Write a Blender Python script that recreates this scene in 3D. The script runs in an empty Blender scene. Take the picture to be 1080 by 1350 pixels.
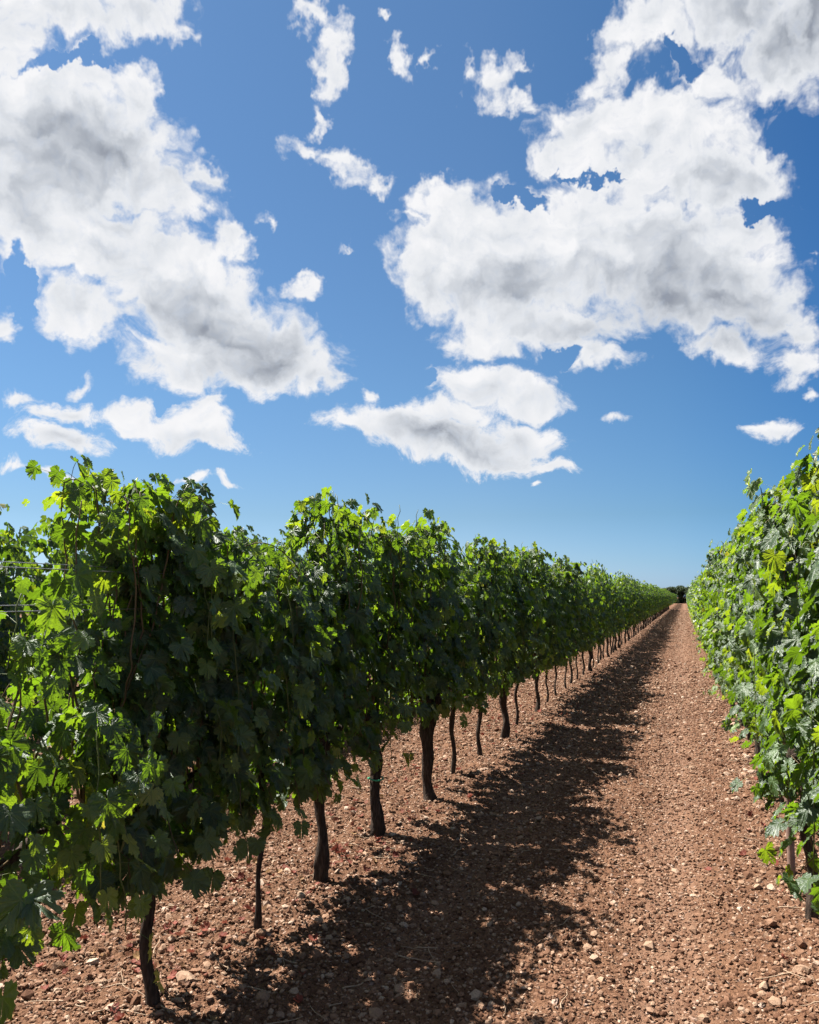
import bpy, math, random
import numpy as np

R = math.radians
S = bpy.context.scene
COL = S.collection

# ------------------------------------------------------------------ camera
YAW, PITCH, EYE = 18.486, 5.921, 1.6
cam_data = bpy.data.cameras.new('camera')
cam_data.sensor_fit = 'HORIZONTAL'
cam_data.sensor_width = 24.0
cam_data.lens = 24.0
cam_data.clip_start = 0.05
cam_data.clip_end = 9000
cam = bpy.data.objects.new('camera', cam_data)
COL.objects.link(cam)
cam.location = (0, 0, EYE)
cam.rotation_euler = (R(90 + PITCH), 0, R(YAW))
S.camera = cam

# ------------------------------------------------------------------ sun, exposure
SUN = np.array([-0.64, 0.13, 1.0]); SUN /= np.linalg.norm(SUN)
sun_elev = math.asin(SUN[2]); sun_rot = math.atan2(SUN[0], SUN[1])
ld = bpy.data.lights.new('sun', 'SUN')
ld.energy = 5.0; ld.angle = R(0.5); ld.color = (1.0, 0.955, 0.89)
sun = bpy.data.objects.new('sun', ld); COL.objects.link(sun)
sun.location = (-8, 2, 14)
from mathutils import Vector
sun.rotation_euler = Vector((-SUN[0], -SUN[1], -SUN[2])).to_track_quat('-Z', 'Y').to_euler()
vs = S.view_settings
vs.view_transform = 'Standard'; vs.look = 'None'; vs.gamma = 1.0
EXPO = 1.75
vs.exposure = EXPO
cy = S.cycles
cy.max_bounces = 7; cy.diffuse_bounces = 3; cy.glossy_bounces = 2; cy.transmission_bounces = 5
cy.transparent_max_bounces = 8
cy.sample_clamp_indirect = 6.0
cy.use_denoising = True
cy.use_light_tree = False

# ------------------------------------------------------------------ node helper
class NT:
    def __init__(s, tree):
        s.t = tree
    def n(s, typ, **kw):
        nd = s.t.nodes.new(typ)
        for k, v in kw.items():
            setattr(nd, k, v)
        return nd
    def put(s, sock, v):
        if v is None: return
        if hasattr(v, 'is_output') or hasattr(v, 'links'):
            s.t.links.new(v, sock)
        else:
            sock.default_value = v
    def m(s, op, a, b=None, c=None, clamp=False):
        nd = s.n('ShaderNodeMath', operation=op, use_clamp=clamp)
        for i, v in enumerate((a, b, c)):
            if v is not None: s.put(nd.inputs[i], v)
        return nd.outputs[0]
    def v(s, op, a, b=None, scale=None):
        nd = s.n('ShaderNodeVectorMath', operation=op)
        s.put(nd.inputs[0], a)
        if b is not None: s.put(nd.inputs[1], b)
        if scale is not None: s.put(nd.inputs['Scale'], scale)
        return nd.outputs['Value' if op in ('LENGTH', 'DOT_PRODUCT', 'DISTANCE') else 'Vector']
    def comb(s, x, y, z=0.0):
        nd = s.n('ShaderNodeCombineXYZ')
        for i, v in enumerate((x, y, z)): s.put(nd.inputs[i], v)
        return nd.outputs[0]
    def noise(s, vec, scale, detail=4, rough=0.55, dim='3D', lac=2.0, w=None, color=False):
        nd = s.n('ShaderNodeTexNoise', noise_dimensions=dim)
        s.put(nd.inputs['Vector'], vec)
        nd.inputs['Scale'].default_value = scale
        nd.inputs['Detail'].default_value = detail
        nd.inputs['Roughness'].default_value = rough
        nd.inputs['Lacunarity'].default_value = lac
        return nd.outputs['Color' if color else 'Fac']
    def voro(s, vec, scale, feature='F1', rand=1.0, out='Distance'):
        nd = s.n('ShaderNodeTexVoronoi', feature=feature)
        s.put(nd.inputs['Vector'], vec)
        nd.inputs['Scale'].default_value = scale
        nd.inputs['Randomness'].default_value = rand
        return nd.outputs[out]
    def ramp(s, fac, stops, interp='LINEAR'):
        nd = s.n('ShaderNodeValToRGB')
        cr = nd.color_ramp; cr.interpolation = interp
        while len(cr.elements) < len(stops): cr.elements.new(0.5)
        for e, (p, c) in zip(cr.elements, stops):
            e.position = p; e.color = (*c, 1) if len(c) == 3 else c
        s.put(nd.inputs[0], fac)
        return nd.outputs[0]
    def mix(s, fac, a, b, blend='MIX'):
        nd = s.n('ShaderNodeMix', data_type='RGBA', blend_type=blend)
        nd.clamp_factor = True
        s.put(nd.inputs[0], fac)
        for i, v in ((6, a), (7, b)):
            if isinstance(v, tuple) and len(v) == 3: v = (*v, 1)
            s.put(nd.inputs[i], v)
        return nd.outputs[2]
    def mapr(s, val, a, b, c=0.0, d=1.0, interp='LINEAR'):
        nd = s.n('ShaderNodeMapRange', interpolation_type=interp)
        for i, v in enumerate((val, a, b, c, d)): s.put(nd.inputs[i], v)
        return nd.outputs[0]

# ------------------------------------------------------------------ world: clear sky + fair-weather cumulus at infinity
def _dir(x, y):
    """world direction seen at photo position (x, y); used once to note where each cloud stands in the sky"""
    ph, th = R(PITCH), R(YAW)
    F = np.array([-math.sin(th) * math.cos(ph), math.cos(th) * math.cos(ph), math.sin(ph)])
    Rt = np.array([math.cos(th), math.sin(th), 0.0]); U = np.cross(Rt, F)
    d = F * 1080 + Rt * (x - 540) + U * (675 - y)
    return d / np.linalg.norm(d)
def azel(x, y):
    d = _dir(x, y)
    return math.degrees(math.atan2(d[0], d[1])), math.degrees(math.asin(d[2]))

world = bpy.data.worlds.new('World'); S.world = world; world.use_nodes = True
W = NT(world.node_tree); world.node_tree.nodes.clear()
# cumulus: (x, y, rx, ry, tilt) noted off the photograph, turned into azimuth/elevation in degrees
CLOUDS = [(60,5,150,52,-6),(175,25,78,38,15),(15,60,50,45,0),(225,15,30,35,30),
 (118,112,82,44,0),(70,160,120,80,0),(110,215,150,85,10),(25,240,120,110,0),(175,130,38,55,30),(225,255,85,44,-12),(262,225,40,26,-55),(20,95,40,30,0),
 (120,330,170,52,-8),(230,370,150,70,-22),(300,425,160,62,-20),(110,410,78,46,-5),(250,475,100,45,0),(345,480,108,44,-5),(395,385,30,18,0),(300,320,34,36,0),(420,500,36,28,0),(55,300,60,50,0),(160,300,80,40,0),
 (3,430,24,22,0),(85,540,60,19,2),(80,580,74,23,-8),(8,525,20,13,0),(180,545,34,30,-10),(250,572,85,26,-12),(272,532,26,14,0),(262,555,40,28,0),(485,525,12,10,0),(440,506,30,14,-10),
 (25,619,24,7,0),(85,632,27,7,-20),(262,632,22,6,0),(305,636,16,6,-20),(95,502,20,11,30),(350,297,19,12,-30),(410,385,16,14,0),
 (415,22,42,30,-20),(443,55,34,32,-40),(440,95,18,40,-10),(418,155,10,22,20),(533,85,16,38,20),(505,12,9,10,0),(563,85,9,14,0),
 (400,200,34,20,-25),(450,215,50,24,-20),(490,238,36,20,-10),(461,340,15,8,0),
 (650,105,52,32,10),(680,128,34,22,-20),(620,95,20,22,-10),(688,84,20,10,-30),
 (800,80,40,36,20),(840,40,60,50,10),(880,20,60,40,0),(960,20,110,60,0),(1030,70,80,70,-30),(930,100,90,30,-15),(785,118,34,18,0),(1080,40,60,100,0),
 (800,175,92,58,0),(890,170,120,62,-4),(940,235,110,62,-10),(1010,205,34,24,-20),(860,230,140,50,0),(740,215,40,30,0),
 (600,275,62,44,0),(575,350,66,72,0),(660,340,150,96,0),(800,320,150,88,0),(920,360,150,84,-6),(1000,400,76,54,-20),(985,300,54,44,0),(720,430,140,40,2),(960,455,76,28,-8),(780,470,60,20,0),(548,288,26,14,0),(1050,440,34,26,0),(640,450,70,26,0),
 (640,508,80,32,-4),(690,520,55,34,0),(600,548,60,22,-5),(560,575,128,34,-8),(500,565,82,22,-4),(620,592,116,30,-6),(720,613,38,12,-6),(690,575,52,26,-12),
 (1050,485,40,32,-15),(1075,532,14,9,0),(1024,570,36,17,-4),(812,551,18,7,-4),(700,641,5,5,0),(1078,345,6,6,0)]
HOLES = [(95,90,46,9,14),(20,372,20,40,0),(885,75,36,14,-30),(800,236,44,5,-4),(745,468,24,9,0),(1000,268,22,10,0),(690,262,30,9,-20),(560,500,20,10,0),(215,532,10,10,0)]
GREYS = [(115,215,150,90,0,.64),(30,270,80,70,0,.35),(215,250,60,40,0,.3),(310,440,170,46,-12,.70),(240,385,90,36,-20,.45),(350,490,120,28,0,.7),(180,330,90,34,0,.25),(110,400,60,36,0,.28),
 (900,405,190,70,-4,.84),(790,440,150,36,0,.6),(690,385,110,54,0,.55),(600,390,70,44,0,.4),(880,330,90,60,0,.55),(960,250,110,60,-10,.42),(840,210,90,44,0,.22),(1030,30,130,100,-20,.72),(880,20,50,40,0,.25),
 (610,585,130,30,-6,.8),(520,577,70,15,-6,.5),(665,522,80,20,0,.4),(90,588,60,14,-6,.4),(85,547,50,12,0,.35),(255,585,66,15,-10,.4),(160,25,90,34,10,.28),(60,30,90,30,0,.2),(1050,498,36,20,0,.3),(1024,578,30,10,0,.3),(470,235,50,16,-10,.1),(660,115,30,16,0,.15)]

tc = W.n('ShaderNodeTexCoord').outputs['Generated']
sep = W.n('ShaderNodeSeparateXYZ'); W.put(sep.inputs[0], tc)
dx, dy, dz = sep.outputs
az = W.m('MULTIPLY', W.m('ARCTAN2', dx, dy), 180 / math.pi)
el = W.m('MULTIPLY', W.m('ARCSINE', W.m('MINIMUM', W.m('MAXIMUM', dz, -1.0), 1.0)), 180 / math.pi)
ae = W.comb(az, el)
def warp(vec, scale, amp, detail, seed):
    c = W.noise(W.v('ADD', vec, (seed, seed * .7, seed * 1.3)), scale, detail, .6, '2D', color=True)
    return W.v('SCALE', W.v('SUBTRACT', c, (.5, .5, .5)), scale=amp)
w1 = warp(ae, .16, 3.4, 2, 11.0)
w2 = warp(ae, .75, 2.2, 3, 37.0)
def quad(vec):
    """(x, y, 1) and (x*x, y*y, x*y) of a sky position, for the ellipses"""
    sp = W.n('ShaderNodeSeparateXYZ'); W.put(sp.inputs[0], vec); x, y, _ = sp.outputs
    return W.comb(x, y, 1.0), W.comb(W.m('MULTIPLY', x, x), W.m('MULTIPLY', y, y), W.m('MULTIPLY', x, y))
def ellipse(x, y, rx, ry, tilt, *rest):
    a0, e0 = azel(x, y)
    t = math.radians(tilt)
    ax, ex = azel(x + rx * math.cos(t), y - rx * math.sin(t))
    ay, ey = azel(x + ry * math.sin(t), y + ry * math.cos(t))
    ra = max(math.hypot(ax - a0, ex - e0), .2); rb = max(math.hypot(ay - a0, ey - e0), .2)
    ang = math.atan2(ex - e0, ax - a0); c, n = math.cos(ang), math.sin(ang)
    A = c * c / ra**2 + n * n / rb**2; B = n * n / ra**2 + c * c / rb**2; C = 2 * c * n * (1 / ra**2 - 1 / rb**2)
    return dict(q1=(A, B, C), q2=(-2 * A * a0 - C * e0, -2 * B * e0 - C * a0, A * a0 * a0 + B * e0 * e0 + C * a0 * e0), r=min(ra, rb), w=rest)
def elen(vec, E):
    return W.m('SQRT', W.m('MAXIMUM', W.m('ADD', W.v('DOT_PRODUCT', vec[1], E['q1']), W.v('DOT_PRODUCT', vec[0], E['q2'])), 0.0))
def near(E, box, margin, reach):
    gx, gy = np.meshgrid(np.linspace(box[0] - margin, box[1] + margin, 60), np.linspace(box[2] - margin, box[3] + margin, 60))
    A, B, C = E['q1']; D_, E_, F_ = E['q2']
    l = np.sqrt(np.maximum(A * gx * gx + B * gy * gy + C * gx * gy + D_ * gx + E_ * gy + F_, 0))
    return l.min() < reach
CE = [ellipse(*c) for c in CLOUDS]; HE = [ellipse(*c) for c in HOLES]; GE = [ellipse(*c) for c in GREYS]
FLOOR = -1.35; PFM = .72
def union(vec, lst, k, floor):
    acc = None
    for E in lst:
        d = W.m('MULTIPLY_ADD', elen(vec, E), -E['r'] ** .6 * 1.35, E['r'] ** .6 * 1.35)
        acc = d if acc is None else W.m('SMOOTH_MAX', acc, d, k)
    return W.m('MAXIMUM', acc, floor) if acc is not None else None
far = W.mapr(el, 8, 22, .20, 1.0)
w2 = W.v('SCALE', w2, scale=far)
aew = quad(W.v('ADD', ae, W.v('ADD', w1, w2)))
gvec = quad(W.v('ADD', ae, W.v('ADD', W.v('SCALE', w1, scale=.8), W.v('SCALE', w2, scale=.9))))
p3 = W.v('MULTIPLY', W.v('ADD', ae, w1), (1.0, 1.15, 1.0))
fb = W.noise(p3, .42, 8, .58, '2D')
p4 = W.v('ADD', p3, W.v('SCALE', w2, scale=.55))
def puffs(vec, detail):
    nd = W.n('ShaderNodeTexVoronoi', feature='SMOOTH_F1', voronoi_dimensions='2D', normalize=True)
    W.put(nd.inputs['Vector'], vec); nd.inputs['Scale'].default_value = .36; nd.inputs['Detail'].default_value = detail
    nd.inputs['Roughness'].default_value = .55; nd.inputs['Lacunarity'].default_value = 2.3; nd.inputs['Smoothness'].default_value = .55
    return W.m('SUBTRACT', 1.0, nd.outputs['Distance'])
pf = puffs(p4, 2.0)
pfs = W.noise(p4, .36, 3, .45, '2D')
pf2 = W.noise(W.v('ADD', p4, (-.5, .85, 0)), .36, 3, .45, '2D')
fbs = W.noise(p3, .30, 2, .5, '2D')
wisp = W.noise(p3, 1.1, 5, .68, '2D')
fbm36 = W.m('MULTIPLY_ADD', W.m('ADD', W.m('MULTIPLY', W.m('SUBTRACT', fb, .5), 1.15), W.m('MULTIPLY', W.m('SUBTRACT', pf, PFM), 2.6)), far, .12)
fbm36 = W.m('ADD', fbm36, W.m('MULTIPLY', W.m('SUBTRACT', wisp, .5), W.mapr(el, 8, 22, 1.5, .40)))
awid = W.mapr(el, 8, 20, .65, 1.1)
relief = W.m('ADD', W.m('MULTIPLY', W.m('SUBTRACT', pf2, pfs), .85), W.m('MULTIPLY', W.m('SUBTRACT', PFM, pf), .5))
gmul = W.mapr(fbs, .35, .68, 1.12, .85)
def lin(c): return tuple((x / 255 / 12.92 if x / 255 <= .04045 else ((x / 255 + .055) / 1.055) ** 2.4) for x in c)
k = 1 / 2 ** EXPO
def cloud_colour(shade):
    return W.ramp(shade, [(0.0, tuple(x * k for x in lin((248, 248, 250)))), (.30, tuple(x * k for x in lin((230, 233, 238)))), (.62, tuple(x * k for x in lin((200, 205, 213)))), (.85, tuple(x * k for x in lin((172, 178, 188)))), (1.0, tuple(x * k for x in lin((150, 156, 168))))])
sky = W.n('ShaderNodeTexSky', sky_type='NISHITA')
sky.sun_disc = False
sky.sun_elevation = sun_elev
sky.sun_rotation = sun_rot
sky.altitude = 50; sky.air_density = 1.0; sky.dust_density = 0.35; sky.ozone_density = 3.0
SKYK = 0.0500
skyc = W.v('SCALE', sky.outputs[0], scale=SKYK)
tint = W.ramp(W.mapr(el, 0, 40), [(0, (.62, .76, 1.22)), (.06, (.56, .70, .97)), (.14, (.51, .64, .77)), (.35, (.53, .70, .80)), (1, (.58, .77, .86))])
# the clear sky is deeper towards the side away from the haze round the sun
tint = W.v('MULTIPLY', tint, W.ramp(W.mapr(az, -26, 10), [(0, (1, 1, 1)), (.35, (.98, .99, 1)), (.7, (.78, .90, .97)), (1, (.46, .72, .92))]))
skyc = W.v('MULTIPLY', skyc, W.v('SCALE', tint, scale=.855))
wispm = W.mapr(wisp, .25, .5, .90, 1.0)
def finish(D, grey):
    alpha = W.m('MULTIPLY', W.mapr(D, 0.0, awid, 0, 1, 'SMOOTHSTEP'), wispm)
    shade = W.m('MULTIPLY', W.m('ADD', W.m('MULTIPLY_ADD', grey, W.m('MULTIPLY', gmul, .93), .10), relief), W.mapr(D, .3, 1.8, .25, 1))
    bg = W.n('ShaderNodeBackground'); W.put(bg.inputs[0], W.mix(alpha, skyc, cloud_colour(shade)))
    return bg.outputs[0]
def tile(box):
    c = [E for E in CE if near(E, box, 2.4, 1 - FLOOR / (1.35 * E['r'] ** .6) + .05)]
    h = [E for E in HE if near(E, box, 2.4, 1 + .4 / (1.35 * E['r'] ** .6) + .05)]
    g = [E for E in GE if near(E, box, 2.0, 1.55)]
    if not c:
        bg = W.n('ShaderNodeBackground'); W.put(bg.inputs[0], skyc); return bg.outputs[0]
    field = union(aew, c, .55, FLOOR)
    if h:
        field = W.m('SUBTRACT', field, W.m('MULTIPLY_ADD', union(aew, h, .2, -.4), 2.2, .88))
    gacc = 0.0
    for E in g:
        s_ = W.mapr(elen(gvec, E), .15, 1.5, E['w'][0], 0, 'SMOOTHSTEP')
        gacc = s_ if gacc == 0.0 else W.m('SMOOTH_MAX', gacc, s_, .15)
    return finish(W.m('ADD', field, fbm36), gacc)
def mixs(fac, a, b):
    nd = W.n('ShaderNodeMixShader'); W.put(nd.inputs[0], fac)
    W.t.links.new(a, nd.inputs[1]); W.t.links.new(b, nd.inputs[2]); return nd.outputs[0]
def split(box, depth):
    if depth == 0: return tile(box)
    a0, a1, e0, e1 = box
    if (a1 - a0) > (e1 - e0) * 1.1:
        m_ = (a0 + a1) / 2
        return mixs(W.m('GREATER_THAN', az, m_), split((a0, m_, e0, e1), depth - 1), split((m_, a1, e0, e1), depth - 1))
    m_ = (e0 + e1) / 2
    return mixs(W.m('GREATER_THAN', el, m_), split((a0, a1, e0, m_), depth - 1), split((a0, a1, m_, e1), depth - 1))
BOX = (-56, 20, 3, 47)
inside = split(BOX, 3)
# the rest of the sky: more of the same scattered cumulus
rest = W.noise(tc, 2.3, 6, .5)
rest = W.m('MULTIPLY_ADD', rest, 16.0, -8.6)
bg = W.n('ShaderNodeBackground')
W.put(bg.inputs[0], W.mix(W.mapr(rest, 0, .8), skyc, cloud_colour(W.mapr(rest, .8, 4.0, 0, .8))))
isin = W.m('MULTIPLY', W.m('LESS_THAN', W.m('ABSOLUTE', W.m('SUBTRACT', az, (BOX[0] + BOX[1]) / 2)), (BOX[1] - BOX[0]) / 2),
           W.m('LESS_THAN', W.m('ABSOLUTE', W.m('SUBTRACT', el, (BOX[2] + BOX[3]) / 2)), (BOX[3] - BOX[2]) / 2))
bg2 = W.n('ShaderNodeBackground'); W.put(bg2.inputs[0], skyc)
outside = mixs(W.m('MULTIPLY', W.m('GREATER_THAN', el, 3.0), W.m('GREATER_THAN', W.m('ADD', W.m('MULTIPLY', el, 1.0), W.m('ABSOLUTE', W.m('ADD', az, YAW))), 47.0)), bg2.outputs[0], bg.outputs[0])
final = mixs(isin, outside, inside)
wo = W.n('ShaderNodeOutputWorld'); W.t.links.new(final, wo.inputs[0])
world.cycles.sampling_method = 'MANUAL'; world.cycles.sample_map_resolution = 512
# ------------------------------------------------------------------ numpy value noise (terrain, clods, bark)
_rs = np.random.RandomState(7)
_TAB = _rs.rand(256, 256)
def vnoise(x, y):
    xi = np.floor(x).astype(int); yi = np.floor(y).astype(int)
    fx = x - xi; fy = y - yi
    fx = fx * fx * (3 - 2 * fx); fy = fy * fy * (3 - 2 * fy)
    a = _TAB[xi & 255, yi & 255]; b = _TAB[(xi + 1) & 255, yi & 255]
    c = _TAB[xi & 255, (yi + 1) & 255]; d = _TAB[(xi + 1) & 255, (yi + 1) & 255]
    return (a * (1 - fx) + b * fx) * (1 - fy) + (c * (1 - fx) + d * fx) * fy
def fbm(x, y, o=4, g=.5):
    s = 0; a = 1; t = 0
    for i in range(o):
        s = s + a * vnoise(x * 2**i + 17.3 * i, y * 2**i + 9.1 * i); t += a; a *= g
    return s / t

ROW_L, ROW_L2, ROW_L3, ROW_R = -2.0, -4.6, -7.2, 0.60
def smooth_height(x, y):
    """slow shape of the soil: low berms under the rows, a shallow wheel track either side of the middle"""
    h = 0.035 * (fbm(x * .9, y * .35, 3) - .5)
    for rx, amp, wd in ((ROW_R + .06, .085, .30), (ROW_L - .02, .035, .40), (ROW_L2, .05, .4), (ROW_L3, .05, .4)):
        h = h + amp * np.exp(-((x - rx) / wd) ** 2)
    h = h - .03 * np.exp(-((x + .13) / .22) ** 2) - .03 * np.exp(-((x + 1.23) / .22) ** 2)
    return h
def clod_height(x, y):
    n1 = fbm(x * 9, y * 9, 3, .6); n2 = fbm(x * 38 + 5, y * 38 + 3, 2, .6)
    big = np.clip(fbm(x * 4.2 + 40, y * 4.2 + 11, 2) - .5, 0, 1)
    return .040 * (n1 - .5) + .022 * (np.abs(n2 - .5) * 2) + .05 * big
def ground_z(x, y):
    x = np.asarray(x, float); y = np.asarray(y, float)
    fade = np.clip(1.25 - np.hypot(x, y) / 60, 0.55, 1)
    rut = np.exp(-((x + .13) / .2) ** 2) + np.exp(-((x + 1.23) / .2) ** 2)
    return smooth_height(x, y) + clod_height(x, y) * fade * (1 - .45 * rut)

# ------------------------------------------------------------------ mesh building
def mesh(name, V, F, smooth=False, mats=(), attrs=None, uv=None, fmat=None):
    """F: (n, k) int array of faces, or a list of such arrays"""
    me = bpy.data.meshes.new(name)
    V = np.ascontiguousarray(V, np.float32)
    Fs = F if isinstance(F, list) else [F]
    Fs = [np.asarray(f, np.int32) for f in Fs if len(f)]
    loops = np.concatenate([f.ravel() for f in Fs])
    sizes = np.concatenate([np.full(len(f), f.shape[1], np.int32) for f in Fs])
    starts = np.concatenate([[0], np.cumsum(sizes)[:-1]]).astype(np.int32)
    me.vertices.add(len(V)); me.vertices.foreach_set('co', V.ravel())
    me.loops.add(len(loops)); me.loops.foreach_set('vertex_index', loops)
    me.polygons.add(len(sizes)); me.polygons.foreach_set('loop_start', starts)
    if fmat is not None: me.polygons.foreach_set('material_index', np.asarray(fmat, np.int32))
    me.update(calc_edges=True)
    me.polygons.foreach_set('use_smooth', np.full(len(sizes), bool(smooth)))
    for k_, v_ in (attrs or {}).items():
        at = me.attributes.new(k_, 'FLOAT', 'POINT'); at.data.foreach_set('value', np.asarray(v_, np.float32))
    if uv is not None:
        l = me.uv_layers.new(name='leaf'); l.data.foreach_set('uv', np.asarray(uv, np.float32)[loops].ravel())
    for m in mats: me.materials.append(m)
    return me
def link(name, me, parent=None, loc=None):
    o = bpy.data.objects.new(name, me); COL.objects.link(o)
    if parent is not None: o.parent = parent
    if loc is not None: o.location = loc
    return o
def tag(o, label=None, cat=None, group=None, kind=None):
    if label: o['label'] = label
    if cat: o['category'] = cat
    if group: o['group'] = group
    if kind: o['kind'] = kind
    return o

def tube(path, rad, sides=8, bump=0.0, rng=None, squash=None, cap=True):
    """swept tube along path (n,3) with per-point radius; returns V, [F...]"""
    P = np.asarray(path, float); n = len(P); rad = np.broadcast_to(rad, (n,))
    T = np.gradient(P, axis=0); T /= np.linalg.norm(T, axis=1)[:, None] + 1e-9
    ref = np.array([0.31, .95, .05]) if abs(T[0][1]) < .9 else np.array([1., 0, 0])
    A = np.cross(T, ref); A /= np.linalg.norm(A, axis=1)[:, None] + 1e-9
    B = np.cross(T, A)
    ang = np.linspace(0, 2 * np.pi, sides, endpoint=False)
    r = rad[:, None] * np.ones(sides)[None]
    if bump and rng is not None:
        ph = rng.rand(4) * 50
        c, s = np.cos(ang), np.sin(ang); L = np.cumsum(np.r_[0, np.linalg.norm(np.diff(P, axis=0), axis=1)])
        u = (c * 1.3 + 5)[None] + ph[0] + 0 * L[:, None]; w = (s * 1.3)[None] + ph[1] + (L * 7)[:, None]
        r = r * (1 + bump * (fbm(u * 2.2, w * 1.0, 3) - .5) * 2 + bump * .8 * (vnoise(np.broadcast_to(ang * 3.2, r.shape) + ph[2], np.broadcast_to(L[:, None] * 5, r.shape)) - .5))
    V = P[:, None] + A[:, None] * (r * np.cos(ang))[..., None] + B[:, None] * (r * np.sin(ang))[..., None]
    V = V.reshape(-1, 3)
    i = np.arange(n - 1)[:, None] * sides; j = np.arange(sides)[None]; j2 = (j + 1) % sides
    F = np.stack([i + j, i + sides + j, i + sides + j2, i + j2], -1).reshape(-1, 4)
    Fs = [F]
    if cap:
        V = np.vstack([V, P[-1] + T[-1] * rad[-1] * .5]); top = (n - 1) * sides
        Fs.append(np.stack([np.full(sides, n * sides), top + (np.arange(sides) + 1) % sides, top + np.arange(sides)], -1))
    return V, Fs
class Pile:
    """collects (V, [F...]) pieces into one mesh"""
    def __init__(s): s.V = []; s.F = {3: [], 4: []}; s.n = 0; s.a = []
    def add(s, V, Fs, a=0.0):
        for f in Fs: s.F[f.shape[1]].append(np.asarray(f) + s.n)
        s.V.append(V); s.n += len(V); s.a.append(np.full(len(V), a))
    def mesh(s, name, smooth, mats):
        F = [np.concatenate(s.F[k_]) for k_ in (4, 3) if s.F[k_]]
        return mesh(name, np.concatenate(s.V), F, smooth, mats, {'tone': np.concatenate(s.a)})

# ------------------------------------------------------------------ materials
def material(name):
    m = bpy.data.materials.new(name); m.use_nodes = True; m.node_tree.nodes.clear()
    return m, NT(m.node_tree)
def pbsdf(N, base, rough=.6, spec=.3, normal=None, **kw):
    b = N.n('ShaderNodeBsdfPrincipled')
    N.put(b.inputs['Base Color'], base if not isinstance(base, tuple) else (*base, 1))
    N.put(b.inputs['Roughness'], rough); N.put(b.inputs['Specular IOR Level'], spec)
    if normal is not None: N.put(b.inputs['Normal'], normal)
    return b
def out(N, sh):
    o = N.n('ShaderNodeOutputMaterial'); N.t.links.new(sh, o.inputs[0])
def attr(N, name):
    a = N.n('ShaderNodeAttribute', attribute_name=name); return a.outputs['Fac']
def bump(N, h, strength, dist):
    b = N.n('ShaderNodeBump'); b.inputs['Strength'].default_value = strength; b.inputs['Distance'].default_value = dist
    N.put(b.inputs['Height'], h); return b.outputs[0]

def leaf_material(name, near):
    m, N = material(name)
    tone = attr(N, 'tone')                                     # 0 old deep leaf .. 1 young tip leaf
    geo = N.n('ShaderNodeNewGeometry')
    top = N.ramp(tone, [(0, (.012, .027, .012)), (.3, (.028, .055, .022)), (.6, (.062, .112, .034)), (.9, (.125, .185, .036)), (1, (.19, .18, .045))])
    under = N.mix(.5, top, (.075, .11, .055))
    if near:
        uvn = N.n('ShaderNodeUVMap', uv_map='leaf').outputs[0]
        sp = N.n('ShaderNodeSeparateXYZ'); N.put(sp.inputs[0], uvn); u, v = sp.outputs[0], sp.outputs[1]
        au = N.m('ABSOLUTE', u)
        th = N.m('ARCTAN2', au, v); r = N.v('LENGTH', N.comb(u, v))
        # main veins at 0, 42 and 95 degrees from the tip
        d = None
        for a_ in (0.0, .74, 1.66):
            x = N.m('MULTIPLY', N.m('ABSOLUTE', N.m('SINE', N.m('SUBTRACT', th, a_))), r)
            x = N.m('ADD', x, N.m('MULTIPLY', N.m('GREATER_THAN', N.m('ABSOLUTE', N.m('SUBTRACT', th, a_)), .6), 1.0))
            d = x if d is None else N.m('MINIMUM', d, x)
        vein = N.mapr(d, .008, .03, 1, 0)
        sec = N.m('ABSOLUTE', N.m('SINE', N.m('MULTIPLY', N.m('ADD', v, N.m('MULTIPLY', au, -.75)), 24)))
        secv = N.mapr(sec, 0, .25, .22, 0)
        vv = N.m('MAXIMUM', vein, secv)
        blot = N.noise(uvn, 3.5, 3, .6)
        top = N.mix(N.mapr(blot, .3, .7, 0, .30), top, (.085, .14, .03))
        top = N.mix(N.m('MULTIPLY', vv, .35), top, (.16, .22, .07))
        nor = bump(N, N.m('ADD', N.m('ADD', N.m('MULTIPLY', vv, -.8), N.m('MULTIPLY', sec, .22)), N.m('MULTIPLY', N.noise(uvn, 7, 4, .6), 1.6)), .45, .006)
    else:
        nor = None
    base = N.mix(geo.outputs['Backfacing'], top, under)
    rough = N.mapr(geo.outputs['Backfacing'], 0, 1, .48, .7)
    b = pbsdf(N, base, rough, .75, nor)
    tr = N.n('ShaderNodeBsdfTranslucent')
    N.put(tr.inputs[0], N.ramp(tone, [(0, (.060, .110, .004)), (.35, (.185, .33, .010)), (.93, (.44, .50, .015)), (1, (.44, .37, .04))]))
    if nor is not None: N.put(tr.inputs['Normal'], nor)
    mx = N.n('ShaderNodeMixShader'); mx.inputs[0].default_value = .42
    N.t.links.new(b.outputs[0], mx.inputs[1]); N.t.links.new(tr.outputs[0], mx.inputs[2])
    out(N, mx.outputs[0]); return m
M_LEAF = leaf_material('grape_leaf_near', True)
M_LEAFM = leaf_material('grape_leaf', False)

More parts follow.
